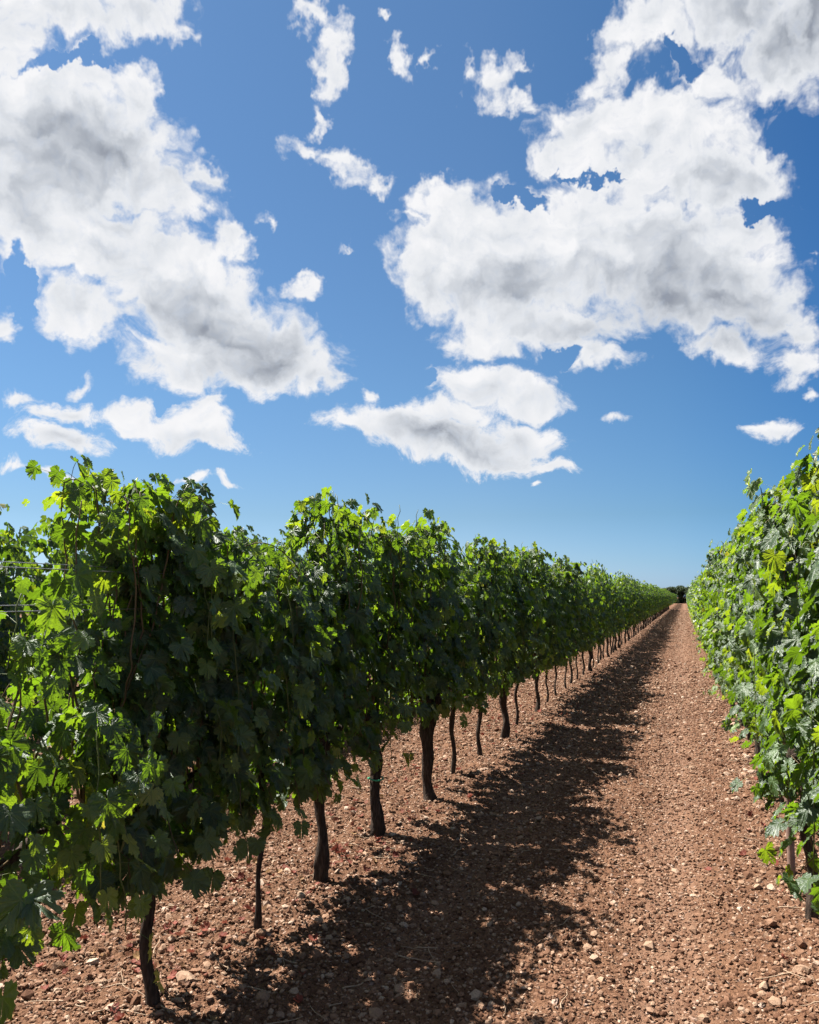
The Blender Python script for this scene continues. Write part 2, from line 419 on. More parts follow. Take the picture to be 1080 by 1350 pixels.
def bark_material():
    m, N = material('vine_bark')
    co = N.n('ShaderNodeTexCoord').outputs['Object']
    st = N.v('MULTIPLY', co, (1, 1, .16))
    n1 = N.noise(st, 95, 5, .65); n2 = N.noise(co, 14, 3, .6)
    c = N.ramp(n1, [(.3, (.010, .007, .005)), (.5, (.038, .026, .019)), (.72, (.095, .070, .052))])
    c = N.mix(N.mapr(n2, .45, .75, 0, .5), c, (.055, .032, .021))
    b = pbsdf(N, c, .9, .15, bump(N, n1, .9, .012)); out(N, b.outputs[0]); return m
M_BARK = bark_material()
def cane_material():
    m, N = material('vine_cane')
    t = attr(N, 'tone')
    n = N.noise(N.n('ShaderNodeTexCoord').outputs['Object'], 30, 3, .6)
    c = N.ramp(N.m('ADD', t, N.m('MULTIPLY', N.m('SUBTRACT', n, .5), .3)), [(0, (.085, .045, .022)), (.45, (.10, .075, .028)), (.8, (.10, .13, .035))])
    b = pbsdf(N, c, .55, .35); out(N, b.outputs[0]); return m
M_CANE = cane_material()
def plain(name, col, rough, metal=0.0, scale=40.0, amt=.25):
    m, N = material(name)
    n = N.noise(N.n('ShaderNodeTexCoord').outputs['Object'], scale, 4, .6)
    c = N.mix(N.mapr(n, .35, .65, 0, amt), col, tuple(x * .45 for x in col))
    b = pbsdf(N, c, rough, .4); b.inputs['Metallic'].default_value = metal; out(N, b.outputs[0]); return m
M_WIRE = plain('galvanised_wire', (.42, .42, .42), .42, .85, 60)
M_TIE = plain('green_tie', (.03, .26, .13), .5, 0, 60)
M_STAKE = plain('weathered_stake', (.21, .13, .10), .7, 0, 30, .5)
M_TWIG = plain('dry_cane', (.33, .23, .15), .8, 0, 50, .5)

SOIL = dict(dark=(.019, .0082, .0046), mid=(.102, .0485, .0265), light=(.205, .114, .068))
def ground_material():
    m, N = material('stony_red_soil')
    geo = N.n('ShaderNodeNewGeometry').outputs['Position']
    flat = N.v('MULTIPLY', geo, (1, 1, 0))
    big = N.noise(flat, .55, 4, .55); mid_ = N.noise(flat, 5.0, 4, .6); fine = N.noise(geo, 90, 3, .65)
    v1 = N.voro(flat, 42); v1c = N.voro(flat, 42, out='Color')
    v2 = N.voro(N.v('ADD', flat, (3.3, 1.7, 0)), 17); v2c = N.voro(N.v('ADD', flat, (3.3, 1.7, 0)), 17, out='Color')
    def red(c):
        s_ = N.n('ShaderNodeSeparateColor'); N.put(s_.inputs[0], c); return s_.outputs[0]
    r1, r2 = red(v1c), red(v2c)
    soil = N.ramp(fine, [(.25, SOIL['dark']), (.5, SOIL['mid']), (.8, SOIL['light'])])
    soil = N.mix(N.mapr(mid_, .35, .7, 0, .55), soil, SOIL['light'])
    soil = N.mix(N.mapr(big, .4, .65, 0, .5), soil, (.070, .034, .019))
    # small stones, each with its own colour
    p1 = N.m('MULTIPLY', N.mapr(v1, .30, .42, 1, 0), N.m('GREATER_THAN', r1, .35))
    p2 = N.m('MULTIPLY', N.mapr(v2, .24, .33, 1, 0), N.m('GREATER_THAN', r2, .72))
    pc = N.ramp(r1, [(.35, (.085, .041, .024)), (.7, (.225, .136, .092)), (.95, (.38, .265, .20))])
    pc2 = N.ramp(r2, [(.72, (.12, .06, .04)), (1.0, (.38, .27, .21))])
    gsep = N.n('ShaderNodeSeparateXYZ'); N.put(gsep.inputs[0], N.v('ADD', flat, N.v('SCALE', N.noise(flat, .8, 2, .5, color=True), scale=.22))); gxx = gsep.outputs[0]
    rut = N.m('MAXIMUM', N.mapr(N.m('ABSOLUTE', N.m('SUBTRACT', gxx, -.02)), .06, .26, 1, 0, 'SMOOTHSTEP'), N.mapr(N.m('ABSOLUTE', N.m('SUBTRACT', gxx, -1.12)), .06, .26, 1, 0, 'SMOOTHSTEP'))
    soil = N.mix(N.m('MULTIPLY', rut, .45), soil, (.20, .115, .075))       # wheel tracks, packed finer and paler
    c = N.mix(p1, soil, pc); c = N.mix(p2, c, pc2)
    h = N.m('ADD', N.m('MULTIPLY', p1, N.m('SUBTRACT', .5, v1)), N.m('MULTIPLY', p2, N.m('SUBTRACT', 1.2, N.m('MULTIPLY', v2, 2.4))))
    h = N.m('ADD', h, N.m('MULTIPLY', fine, .35))
    h = N.m('ADD', h, N.m('MULTIPLY', N.noise(flat, 22, 3, .6), .9))
    b = pbsdf(N, c, .95, .1, bump(N, h, 1.0, .035)); out(N, b.outputs[0]); return m
M_GROUND = ground_material()
def stone_material():
    m, N = material('stone_and_clod')
    t = attr(N, 'tone'); geo = N.n('ShaderNodeNewGeometry').outputs['Position']
    f_ = N.noise(geo, 160, 3, .6)
    c = N.ramp(t, [(0, (.034, .0145, .008)), (.28, (.106, .051, .028)), (.55, (.214, .120, .073)), (.82, (.33, .225, .152)), (1, (.46, .35, .265))])
    c = N.mix(N.mapr(f_, .35, .7, .45, 0), c, (.08, .036, .022))
    b = pbsdf(N, c, .92, .15, bump(N, f_, .5, .006)); out(N, b.outputs[0]); return m
M_STONE = stone_material()
def dead_material():
    m, N = material('dead_leaf')
    t = attr(N, 'tone')
    c = N.ramp(t, [(0, (.13, .032, .020)), (.25, (.23, .065, .04)), (.45, (.19, .09, .055)), (.8, (.24, .14, .085)), (1, (.33, .2, .08))])
    b = pbsdf(N, c, .7, .25); tr = N.n('ShaderNodeBsdfTranslucent'); N.put(tr.inputs[0], c)
    mx = N.n('ShaderNodeMixShader'); mx.inputs[0].default_value = .25
    N.t.links.new(b.outputs[0], mx.inputs[1]); N.t.links.new(tr.outputs[0], mx.inputs[2]); out(N, mx.outputs[0]); return m
M_DEAD = dead_material()

# ------------------------------------------------------------------ ground: one sheet to the horizon, fine near the track
def spread(a, b, step, lim, growth):
    core = list(np.arange(a, b + 1e-6, step)); s_ = step
    while core[-1] < lim: s_ *= growth; core.append(core[-1] + s_)
    s_ = step
    lo = []
    x = a
    while x > -lim: s_ *= growth; x -= s_; lo.append(x)
    return np.array(lo[::-1] + core)
gx = spread(-3.0, 1.0, .014, 2500, 1.06)
gy = [2.0]
while gy[-1] < 60: gy.append(gy[-1] + max(.013, .0042 * gy[-1] - .004))
s_ = gy[-1] - gy[-2]
while gy[-1] < 4000: s_ *= 1.12; gy.append(gy[-1] + s_)
lo = []; y = 2.0; s_ = .013
while y > -1500: s_ *= 1.25; y -= s_; lo.append(y)
gy = np.array(lo[::-1] + gy)
GX, GY = np.meshgrid(gx, gy)
GZ = ground_z(GX, GY) * np.clip(1.5 - np.hypot(GX, GY) / 400, 0, 1)
nx = len(gx); ny = len(gy)
ii = (np.arange(ny - 1)[:, None] * nx + np.arange(nx - 1)[None]).ravel()
gm = mesh('ground', np.stack([GX, GY, GZ], -1).reshape(-1, 3), np.stack([ii, ii + 1, ii + nx + 1, ii + nx], -1), True, [M_GROUND])
tag(link('ground', gm), kind='structure')

# loose stones and clods lying on the soil: nobody could count them
rng = np.random.RandomState(11)
phi_ = (1 + 5 ** .5) / 2
ICO = np.array([(-1, phi_, 0), (1, phi_, 0), (-1, -phi_, 0), (1, -phi_, 0), (0, -1, phi_), (0, 1, phi_), (0, -1, -phi_), (0, 1, -phi_), (phi_, 0, -1), (phi_, 0, 1), (-phi_, 0, -1), (-phi_, 0, 1)]) / math.hypot(1, phi_)
ICF = np.array([(0, 11, 5), (0, 5, 1), (0, 1, 7), (0, 7, 10), (0, 10, 11), (1, 5, 9), (5, 11, 4), (11, 10, 2), (10, 7, 6), (7, 1, 8), (3, 9, 4), (3, 4, 2), (3, 2, 6), (3, 6, 8), (3, 8, 9), (4, 9, 5), (2, 4, 11), (6, 2, 10), (8, 6, 7), (9, 8, 1)])
def rand_rot(n):
    q = rng.normal(size=(n, 4)); q /= np.linalg.norm(q, axis=1)[:, None]
    w, x, y, z = q.T
    return np.stack([np.stack([1 - 2 * (y * y + z * z), 2 * (x * y - z * w), 2 * (x * z + y * w)], -1),
                     np.stack([2 * (x * y + z * w), 1 - 2 * (x * x + z * z), 2 * (y * z - x * w)], -1),
                     np.stack([2 * (x * z - y * w), 2 * (y * z + x * w), 1 - 2 * (x * x + y * y)], -1)], 1)
def stones(n, ymin, ymax, xmin, xmax, smin, smax, pw=2.2, sink=.25, lo=0., hi=1.):
    u = rng.rand(n); y = ymin * (ymax / ymin) ** u                # denser close by
    x = rng.uniform(xmin, xmax, n)
    s_ = smin + (smax - smin) * rng.rand(n) ** pw
    s_ = s_ * (1 + .085 * np.clip(y - 6, 0, 50))
    V = ICO[None] * (1 + rng.uniform(-.28, .28, (n, 12, 1)))
    V = V * rng.uniform(.55, 1.15, (n, 1, 3)); V = np.einsum('nij,nvj->nvi', rand_rot(n), V) * s_[:, None, None]
    V[..., 2] *= .72
    z = ground_z(x, y) + s_ * (.5 - sink)
    V += np.stack([x, y, z], -1)[:, None]
    F = ICF[None] + 12 * np.arange(n)[:, None, None]
    tone = np.clip(rng.beta(2.2, 2.4, n) + (s_ > .018) * .10, lo, hi)
    return V.reshape(-1, 3), F.reshape(-1, 3), np.repeat(tone, 12)
parts = [stones(95000, 2.35, 17, -3.4, 1.1, .0045, .013), stones(26000, 15, 110, -3.2, 1.1, .004, .009), stones(9000, 2.35, 22, -3.4, 1.1, .010, .022, 2.5), stones(240, 2.4, 14, -3.2, 1.1, .024, .036, 2.4),
         stones(900, 2.6, 14, .25, .95, .012, .028, 2.4), stones(420, 2.3, 9, -2.6, -1.3, .014, .030, 2)]
off = 0; SV = []; SF = []; ST = []
for v_, f_, t_ in parts: SV.append(v_); SF.append(f_ + off); ST.append(t_); off += len(v_)
sm = mesh('gravel', np.concatenate(SV), np.concatenate(SF), False, [M_STONE], {'tone': np.concatenate(ST)})
tag(link('gravel', sm), 'loose pale stones and reddish clods strewn over the soil', kind='stuff')
del SV, SF, ST, parts

# ------------------------------------------------------------------ grape leaf templates
HALF = [(0, 1.0), (.07, .92), (.11, .93), (.15, .84), (.22, .84), (.22, .74), (.20, .63), (.29, .66), (.34, .75), (.40, .73), (.49, .77), (.51, .66), (.60, .62), (.57, .52), (.64, .44), (.57, .35), (.48, .26),
        (.56, .25), (.63, .17), (.71, .14), (.67, .03), (.71, -.07), (.61, -.12), (.58, -.25), (.46, -.24), (.39, -.36), (.27, -.31), (.17, -.37), (.07, -.26), (.02, -.06)]
MIDH = [(0, 1.0), (.19, .80), (.20, .62), (.46, .74), (.62, .50), (.48, .26), (.70, .08), (.52, -.24), (.16, -.34), (.03, -.06)]
FARH = [(0, 1.0), (.42, .66), (.62, .05), (.20, -.30)]
def leaf_template(half, ring, rg):
    H = np.array(half, float)
    J = 1 + rg.uniform(-.07, .07, len(H)); J2 = 1 + rg.uniform(-.07, .07, len(H))
    Rr = H * J[:, None]; L = (H * J2[:, None])[::-1] * [-1, 1]
    if abs(H[0, 0]) < 1e-9: L = L[:-1]
    O = np.vstack([Rr, L]); n = len(O)
    if ring:
        # extra inner ring holds the fold between the veins
        V = np.vstack([[[0, 0]], O * .55, O]); 
    else:
        V = np.vstack([[[0, 0]], O])
    i = np.arange(n); j = (i + 1) % n
    i, j = i[:-1], j[:-1]                                       # leave the petiole notch open
    F = [np.stack([0 * i, j + 1, i + 1], -1)]
    if ring: F.append(np.stack([i + 1, j + 1, j + 1 + n], -1)); F.append(np.stack([i + 1, j + 1 + n, i + 1 + n], -1))
    r = np.hypot(V[:, 0], V[:, 1]); th = np.arctan2(np.abs(V[:, 0]), V[:, 1])
    vein = np.minimum.reduce([np.abs(th - a) for a in (0, .74, 1.66, 2.5)])
    z = .22 * r * np.clip(vein, 0, .45) * (1 if ring else .8)                      # tissue lifts between veins
    z = z - rg.uniform(.10, .34) * r * r + rg.uniform(-.05, .30) * np.abs(V[:, 0]) * (.6 + .4 * r)
    z = z + .05 * np.sin(th * 7 + rg.rand() * 6) * r * r + rg.uniform(-.12, .12) * V[:, 0]
    z = z + rg.uniform(-.28, .05) * np.clip(V[:, 1], 0, 1) ** 2 + rg.normal(0, .028, len(z)) * (r > .1)
    z = z + .07 * np.sin(V[:, 0] * rg.uniform(4, 8) + rg.rand() * 6) * np.sin(V[:, 1] * rg.uniform(4, 8) + rg.rand() * 6)
    return np.column_stack([V, z]), np.concatenate(F), V
rg = np.random.RandomState(3)
T_HI = [leaf_template(HALF, True, rg) for _ in range(7)]
T_MID = [leaf_template(MIDH, False, rg) for _ in range(5)]
T_FAR = [leaf_template(FARH, False, rg) for _ in range(4)]

def build_leaves(name, P, T, Nn, size, tone, templates, mat, rg, uv):
    """P origins, T tip directions, Nn blade normals (all (n,3))"""
    P, T, Nn, size, tone = map(np.asarray, (P, T, Nn, size, tone))
    T = T / np.linalg.norm(T, axis=1)[:, None]
    Nn = Nn - T * np.sum(Nn * T, 1)[:, None]; Nn /= np.linalg.norm(Nn, axis=1)[:, None] + 1e-9
    X = np.cross(T, Nn)
    kind = rg.randint(len(templates), size=len(P))
    Vs, Fs, Us, As = [], [], [], []; off = 0
    for k_, (tv, tf, tu) in enumerate(templates):
        sel = kind == k_; n = sel.sum()
        if not n: continue
        B = np.stack([X[sel], T[sel], Nn[sel]], 1)            # rows: local axes
        sc = size[sel][:, None, None] * np.stack([rg.uniform(.88, 1.12, n), np.ones(n), rg.uniform(.6, 1.5, n)], -1)[:, None]
        V = np.einsum('nvi,nij->nvj', tv[None] * sc, B) + P[sel][:, None]
        Vs.append(V.reshape(-1, 3)); Fs.append((tf[None] + off + len(tv) * np.arange(n)[:, None, None]).reshape(-1, 3))
        Us.append(np.tile(tu, (n, 1))); As.append(np.repeat(tone[sel], len(tv))); off += n * len(tv)
    return mesh(name, np.concatenate(Vs), np.concatenate(Fs), True, [mat], {'tone': np.concatenate(As)}, np.concatenate(Us) if uv else None)

# ------------------------------------------------------------------ one grape vine
def trunk_mesh(rg, r0, h=.78, lean=(0, 0), sides=12):
    n = 26; t = np.linspace(0, 1, n)
    ph = rg.rand(4) * 6
    x = lean[0] * t + .018 * np.sin(t * 5 + ph[0]) * t + .010 * np.sin(t * 13 + ph[1]) * (1 + r0 * 10) * .8
    y = lean[1] * t + .018 * np.sin(t * 4.2 + ph[2]) * t + .010 * np.sin(t * 11 + ph[3])
    z = -.06 + (h + .06) * t
    r = r0 * (1.0 + .35 * np.exp(-((t - 0) / .10) ** 2) - .18 * np.exp(-((t - .45) / .25) ** 2) + .55 * np.exp(-((t - .97) / .10) ** 2))
    r = r * (1 + .16 * np.sin(t * 17 + ph[1]) * rg.rand())
    p = Pile(); P = np.column_stack([x, y, z])
    p.add(*tube(P, r, sides, .55 if r0 > .03 else .4, rg))
    # the two arms laid along the lower wire
    for s in (-1, 1):
        m = 8; q = np.linspace(0, 1, m)
        A = np.column_stack([x[-1] * (1 - q) + .02 * np.sin(q * 6 + ph[2]), y[-1] + s * q * .42, z[-1] - .05 + .10 * np.sin(q * 1.5) + .01 * np.sin(q * 12)])
        p.add(*tube(A, np.linspace(r0 * .62 + .004, .008, m), 8, .3, rg))
    return p.mesh('trunk', True, [M_BARK])

def vine(seed, top=lambda y: 2.12, bottom=.6, ylen=.92, half=.20, n_canes=21, step=.056, lod=0, density=1.0, outleft=1.0, outright=1.0,
         size=.078, hang=4, tips=3, ragged=.04, clump=1.0):
    """leaf data and cane mesh of one vine, in its own coordinates (row along y)"""
    rg = np.random.RandomState(seed)
    P, T, Nn, Sz, To = [], [], [], [], []; canes = Pile(); pet = []
    def leaf(p, outx, sz, tone, vert=0.0):
        side = np.array([outx, rg.normal(0, .35), 0.0])
        t_ = np.array([0, 0, -1.0]) * (.85 - vert) + side * .42 + rg.normal(0, .34, 3)
        n_ = side * .80 + np.array([0, 0, .62]) + rg.normal(0, .36, 3)
        P.append(p); T.append(t_); Nn.append(n_); Sz.append(sz); To.append(tone)
    def put_cane(pts, leafy, rbase, drop=0.0, young=0.0):
        pts = np.array(pts); n = len(pts)
        if lod == 0: canes.add(*tube(pts, np.linspace(rbase, .0022, n), 5, 0, None), a=.25 + .5 * young)
        for i in range(1, n):
            f_ = i / n
            if rg.rand() > leafy * density: continue
            reach = rg.uniform(.04, .13)
            sx = rg.choice([-1, 1], p=[.5, .5])
            lim = outleft if sx < 0 else outright
            d = np.array([sx * rg.uniform(.35, 1.0) * lim, rg.normal(0, .65), rg.uniform(-.25, .45)])
            d /= np.linalg.norm(d)
            q = pts[i] + d * reach
            z_ = q[2]; tone = np.clip(.10 + .30 * rg.rand() ** 1.6 + .40 * max(0, (f_ - .60)) + .35 * young * f_ + (.40 if rg.rand() < .06 else 0), 0, 1)
            sz = size * rg.uniform(.72, 1.22) * (1 - .45 * max(0, f_ - .72) / .28)
            if lod == 0: pet.append((pts[i], q))
            leaf(q, sx, sz, tone, .35 * f_ * rg.rand())
            if rg.rand() < .50 * density:                         # lateral leaves
                q2 = q + np.array([sx * rg.uniform(-.02, .09) * lim, rg.normal(0, .06), rg.uniform(-.09, .05)])
                leaf(q2, sx, sz * rg.uniform(.55, .95), np.clip(tone + rg.uniform(-.08, .3), 0, .97))
    for c in range(n_canes):
        y0 = (c + rg.rand()) / n_canes * ylen - ylen / 2
        y0 *= .94; edge = abs(y0) / (ylen / 2)
        zt = top(y0) + rg.normal(0, ragged) - clump * .13 * edge ** 3; x = rg.normal(0, .04); yv = y0; z = .74 + rg.uniform(-.04, .06)
        tx = rg.uniform(-1, 1) * half * (1.0 - .5 * clump * edge ** 2); pts = []
        n = max(4, int((zt - z) / step)); cv = rg.normal(0, .05)
        for i in range(n):
            f_ = i / n
            x += (tx * min(1, f_ * 2.2) * (1 - .35 * f_) - x) * .16 + rg.normal(0, .008); yv += cv * step + rg.normal(0, .012); z += step
            pts.append((x, yv, z))
        # many canes bend over at the top
        if rg.rand() < .55:
            dx_ = rg.choice([-1, 1]) * rg.uniform(.2, 1) * (outright if rg.rand() < .5 else outleft); dy_ = rg.normal(0, .5); vz = .55
            for i in range(rg.randint(3, 8)):
                vz -= .26; x += dx_ * .03; yv += dy_ * .03; z += vz * .05; pts.append((x, yv, z))
        put_cane(pts, .93, .0052)
    for c in range(hang):                                         # canes that fell out of the wires and hang
        s = rg.choice([-1, 1]); lim = outleft if s < 0 else outright
        x = s * half * .7; yv = rg.uniform(-.5, .5) * ylen; z = min(rg.uniform(.95, 1.75), top(yv) - .22); pts = []; vz = .4
        for i in range(int(rg.uniform(8, 20))):
            vz = max(-1, vz - .2); x += s * lim * .016 * max(0.1, 1 - i / 9); yv += rg.normal(0, .014); z += vz * .055
            if z < bottom: break
            pts.append((x, yv, z))
        if len(pts) > 3: put_cane(pts, .97, .0026, young=1.0)
    for c in range(int(n_canes * 1.1)):                            # skirt leaves round the arms
        y0 = rg.uniform(-.5, .5) * ylen
        pts = [(rg.normal(0, .05), y0, .80)]
        for i in range(5): pts.append((pts[-1][0] + rg.normal(0, .035), pts[-1][1] + rg.normal(0, .03), pts[-1][2] - rg.uniform(.03, .075)))
        pts = [p_ for p_ in pts if p_[2] > bottom]
        if len(pts) > 2: put_cane(pts, .85, .003)
    for c in range(tips):                                         # bare-ish upright shoot tips
        y0 = rg.uniform(-.45, .45) * ylen; z = top(y0) - .05; x = rg.normal(0, .08); pts = []
        for i in range(rg.randint(4, 7)): pts.append((x + rg.normal(0, .006), y0 + i * .006, z + i * .045))
        put_cane(pts, .45, .0028, young=1.0)
    if lod == 0 and pet:                                          # petioles: thin three-sided stalks, all at once
        A = np.array([a for a, b in pet]); B = np.array([b for a, b in pet]); n = len(A)
        M_ = (A + B) / 2 + [0, 0, .012]; ring = np.array([(1, 0, 0), (-.5, .8, .3), (-.5, -.8, -.3)]) * .0014
        V = np.stack([A, M_, B], 1)[:, :, None] + ring[None, None]
        f = np.array([(r * 3 + i, r * 3 + (i + 1) % 3, r * 3 + 3 + (i + 1) % 3, r * 3 + 3 + i) for r in range(2) for i in range(3)])
        canes.add(V.reshape(-1, 3), [(f[None] + 9 * np.arange(n)[:, None, None]).reshape(-1, 4)], a=.75)
    P = np.array(P); keep = P[:, 2] > bottom - .06 + .08 * rg.rand(len(P))
    return rg, P[keep], np.array(T)[keep], np.array(Nn)[keep], np.array(Sz)[keep], np.array(To)[keep], canes

def make_vine(name, loc, seed, r0=.035, lean=(0, 0), tie=None, trunk_h=.78, **kw):
    root = bpy.data.objects.new(name, None); COL.objects.link(root); root.location = loc
    root.empty_display_size = .2
    rg, P, T, Nn, Sz, To, canes = vine(seed, **kw)
    lod = kw.get('lod', 0)
    link('trunk', trunk_mesh(rg, r0, trunk_h, lean, 12 if lod == 0 else 7), root)
    if lod == 0:
        fm = build_leaves('foliage', P, T, Nn, Sz, To, T_HI, M_LEAF, rg, True)
        link('foliage', fm, root)
        link('canes', canes.mesh('canes', True, [M_CANE]), root)
    else:
        fm = build_leaves('foliage', P, T, Nn, Sz, To, T_MID if lod == 1 else T_FAR, M_LEAFM, rg, False)
        link('foliage', fm, root)
    if tie:
        a = np.linspace(0, 2 * np.pi, 17)
        V, F = tube(np.column_stack([(r0 * 1.12) * np.cos(a), (r0 * 1.12) * np.sin(a), np.full(17, tie) + .004 * np.sin(a * 2)]), .006, 6)
        link('tie', mesh('tie', V, F, True, [M_TIE]), root)
    return root
def copy_vine(src, loc, rz, sz, label, cat, group):
    r = src.copy(); COL.objects.link(r); r.location = loc; r.rotation_euler = (0, 0, rz); r.scale = (1, 1, sz)
    for c in src.children:
        d = c.copy(); COL.objects.link(d); d.parent = r
    return tag(r, label, cat, group)
def gz(x, y): return float(smooth_height(np.array(x), np.array(y)))

G_L = 'grape vines of the row left of the track'; G_R = 'grape vines of the row right of the track'; G_2 = 'grape vines of the second row on the left'
def pw(*pts):
    ys = [p[0] for p in pts]; zs = [p[1] for p in pts]
    return lambda y: float(np.interp(y, ys, zs))
n_vines = 0
# left row, the near plants, one by one: y, trunk radius, top profile (absolute y -> z), label
LEFT = [
 (1.84, .026, pw((1.4, 1.42), (2.2, 1.44), (2.5, 1.36)), .42, 'low sunlit grape vine at the left edge, below the bare wires', dict(n_canes=13, size=.078, density=.86, outright=1.45, hang=7, ylen=.84, ragged=.06)),
 (2.83, .024, pw((2.35, 1.97), (2.5, 2.04), (2.72, 2.02), (3.0, 1.93), (3.3, 1.84)), .36, 'tallest-looking grape vine in the foreground, beside the bare wires, on a slim dark trunk', dict(n_canes=29, size=.078, tips=0, ragged=.02, hang=8, clump=0)),
 (3.59, .0150, pw((3.1, 1.88), (3.6, 1.80), (4.0, 1.76)), .52, 'grape vine on a trunk thin as a stick, under a dip in the leaf wall', dict(trunk_h=.86, tips=0)),
 (4.34, .036, pw((3.9, 1.76), (4.15, 1.84), (4.4, 2.10), (4.8, 2.10)), .52, 'grape vine with a thick knotty trunk just behind the stick-thin one', dict(tips=6)),
 (5.26, .045, pw((4.7, 2.08), (5.2, 2.04), (5.7, 2.08)), .64, 'grape vine with a thick trunk wearing a green tie', dict(n_canes=23, ylen=1.0, tips=4)),
 (6.27, .050, pw((5.7, 2.08), (6.3, 2.10), (6.7, 1.98)), .66, 'grape vine with the stoutest trunk, next behind the one with the green tie', dict(n_canes=23, ylen=1.02)),
 (7.16, .022, pw((6.7, 1.88), (7.2, 1.76), (7.6, 1.82)), .62, 'thin-trunked grape vine under the notch after the stoutest trunk', dict()),
 (8.10, .022, pw((7.6, 1.96), (8.1, 2.12), (8.6, 2.06)), .62, 'thin-trunked grape vine under the rounded peak past the notch', dict(n_canes=23)),
 (9.14, .042, pw((8.6, 2.04), (9.2, 2.06), (9.6, 2.1)), .60, 'thick-trunked grape vine just past the two thin trunks in the left row', dict(n_canes=23, ylen=1.0)),
 (10.1, .020, pw((9.6, 2.1), (10.5, 2.12)), .60, None, dict()),
 (11.4, .028, pw((10.5, 2.15), (11.1, 2.2), (12, 2.1)), .60, None, dict(ylen=1.1, n_canes=21)),
]
rg.uniform(size=2)
for i, (y, r0, top_, bot, lab, kw) in enumerate(LEFT, 1):
    args = dict(half=.20, hang=5, ragged=.04); args.update(kw)
    x = -1.97 + .03 * math.sin(i * 2.3)
    z0 = gz(x, y)
    v_ = make_vine('grape_vine', (x, y, z0), 100 + i, r0=r0, tie=.36 if i == 5 else None, bottom=bot,
                   top=(lambda yy, t=top_, y0=y, z0=z0: t(yy + y0) - z0), lean=(rg.uniform(-.02, .02), rg.uniform(-.02, .02)), **args)
    tag(v_, lab or 'grape vine of the left row, where its near trunks start to close up', 'grape vine', G_L); n_vines += 1

# right row, near plants
RIGHT = [
 (2.75, .030, 2.03, 'sunlit grape vine at the near end of the right row, cut by the right edge'),
 (3.60, .030, 2.05, 'tallest sunlit grape vine of the right row, with shoots sticking up into the sky'),
 (4.46, .026, 2.07, 'grape vine of the right row on the gnarled split trunk at the right edge'),
 (5.40, .020, 2.08, 'grape vine of the right row behind the smooth brown stake'),
 (6.10, .028, 2.08, None), (6.95, .030, 2.05, None), (7.85, .026, 2.08, None), (8.75, .03, 2.04, None), (9.6, .03, 2.07, None)]
for i, (y, r0, tz, lab) in enumerate(RIGHT):
    x = ROW_R + .02 * math.sin(i * 1.9); z0 = gz(x, y)
    kw = dict(half=.15, hang=3, n_canes=25, size=.074, ragged=.04, tips=2, clump=.4, outleft=.85)
    if i == 1: kw.update(tips=6, ragged=.08)
    v_ = make_vine('grape_vine', (x + (-.03, -.03, -.06, .06)[i] if i < 4 else x, y, z0), 200 + i, r0=r0, bottom=.36 - z0 + .04, top=(lambda yy, t=tz, z0=z0: t - z0 + .05 * math.sin(yy * 7)), lean=(rg.uniform(-.02, .02), 0), **kw)
    tag(v_, lab or 'sunlit grape vine in the near stretch of the right row', 'grape vine', G_R); n_vines += 1

# shared plants for the distance: a middle and a far set
HID = (0, -500, 0)
def proto_set(lod, n, seed, **kw):
    res = []
    for i in range(n):
        t = 2.05 + .08 * math.sin(i * 2.1)
        res.append(dict(seed=seed + i, r0=(.018, .033, .024, .040, .018, .028)[i % 6], lod=lod,
                        top=(lambda yy, t=t, i=i: t + .06 * math.sin(yy * 5 + i * 1.7)), **kw))
    return res
sets = {0: proto_set(0, 3, 400, n_canes=21, step=.060, clump=2.0), 1: proto_set(1, 6, 500, n_canes=21, size=.078, clump=2.1), 2: proto_set(2, 5, 600, n_canes=17, step=.07, size=.095, clump=2.1)}
made = {}
def far_vine(x, y, label, group, bottom, key):
    """first use of a plant builds it, the next ones copy it"""
    lod = key[0]; idx = key[1]
    full = (lod, idx, round(bottom, 2))
    s_ = rg.uniform(.93, 1.06); rz = rg.choice([0, math.pi]); loc = (x + rg.uniform(-.03, .03), y + rg.uniform(-.06, .06), gz(x, y) - (.075 if x > 0 else .01))
    if full not in made:
        d = dict(sets[lod][idx]); v_ = make_vine('grape_vine', loc, bottom=bottom, **d); v_.rotation_euler = (0, 0, rz); v_.scale = (1, 1, s_)
        made[full] = v_; return tag(v_, label, 'grape vine', group)
    return copy_vine(made[full], loc, rz, s_, label, 'grape vine', group)
def run_row(x, y0, y1, lab, group, bottom, near_lod, mid_from, far_from, gap=.90):
    global n_vines
    y = y0; k_ = 0
    while y < y1:
        lod = near_lod if y < mid_from else (1 if y < far_from else 2)
        far_vine(x, y, lab(y), group, bottom, (lod, rg.randint(len(sets[lod])))); n_vines += 1
        y += gap * rg.uniform(.93, 1.07); k_ += 1
    return y
yl = run_row(-1.98, 12.4, 112, lambda y: 'dark leafy grape vine of the left row, where the trunks stand close together' if y < 30 else 'small far grape vine of the left row, towards the vanishing point', G_L, .58, 0, 17, 42)
yr = run_row(ROW_R, 10.5, 98, lambda y: 'sunlit grape vine of the right row, where single leaves still show' if y < 25 else 'small far sunlit grape vine of the right row', G_R, .34, 0, 15, 38)
LEFT2 = run_row(ROW_L2, 2.9, 36, lambda y: 'grape vine of the row behind, seen through the gap over the wires' if y < 8 else 'grape vine of the row behind, glimpsed under the leaf wall between the trunks', G_2, .58, 1, 5.5, 24)
print('vines', n_vines, yl, yr)

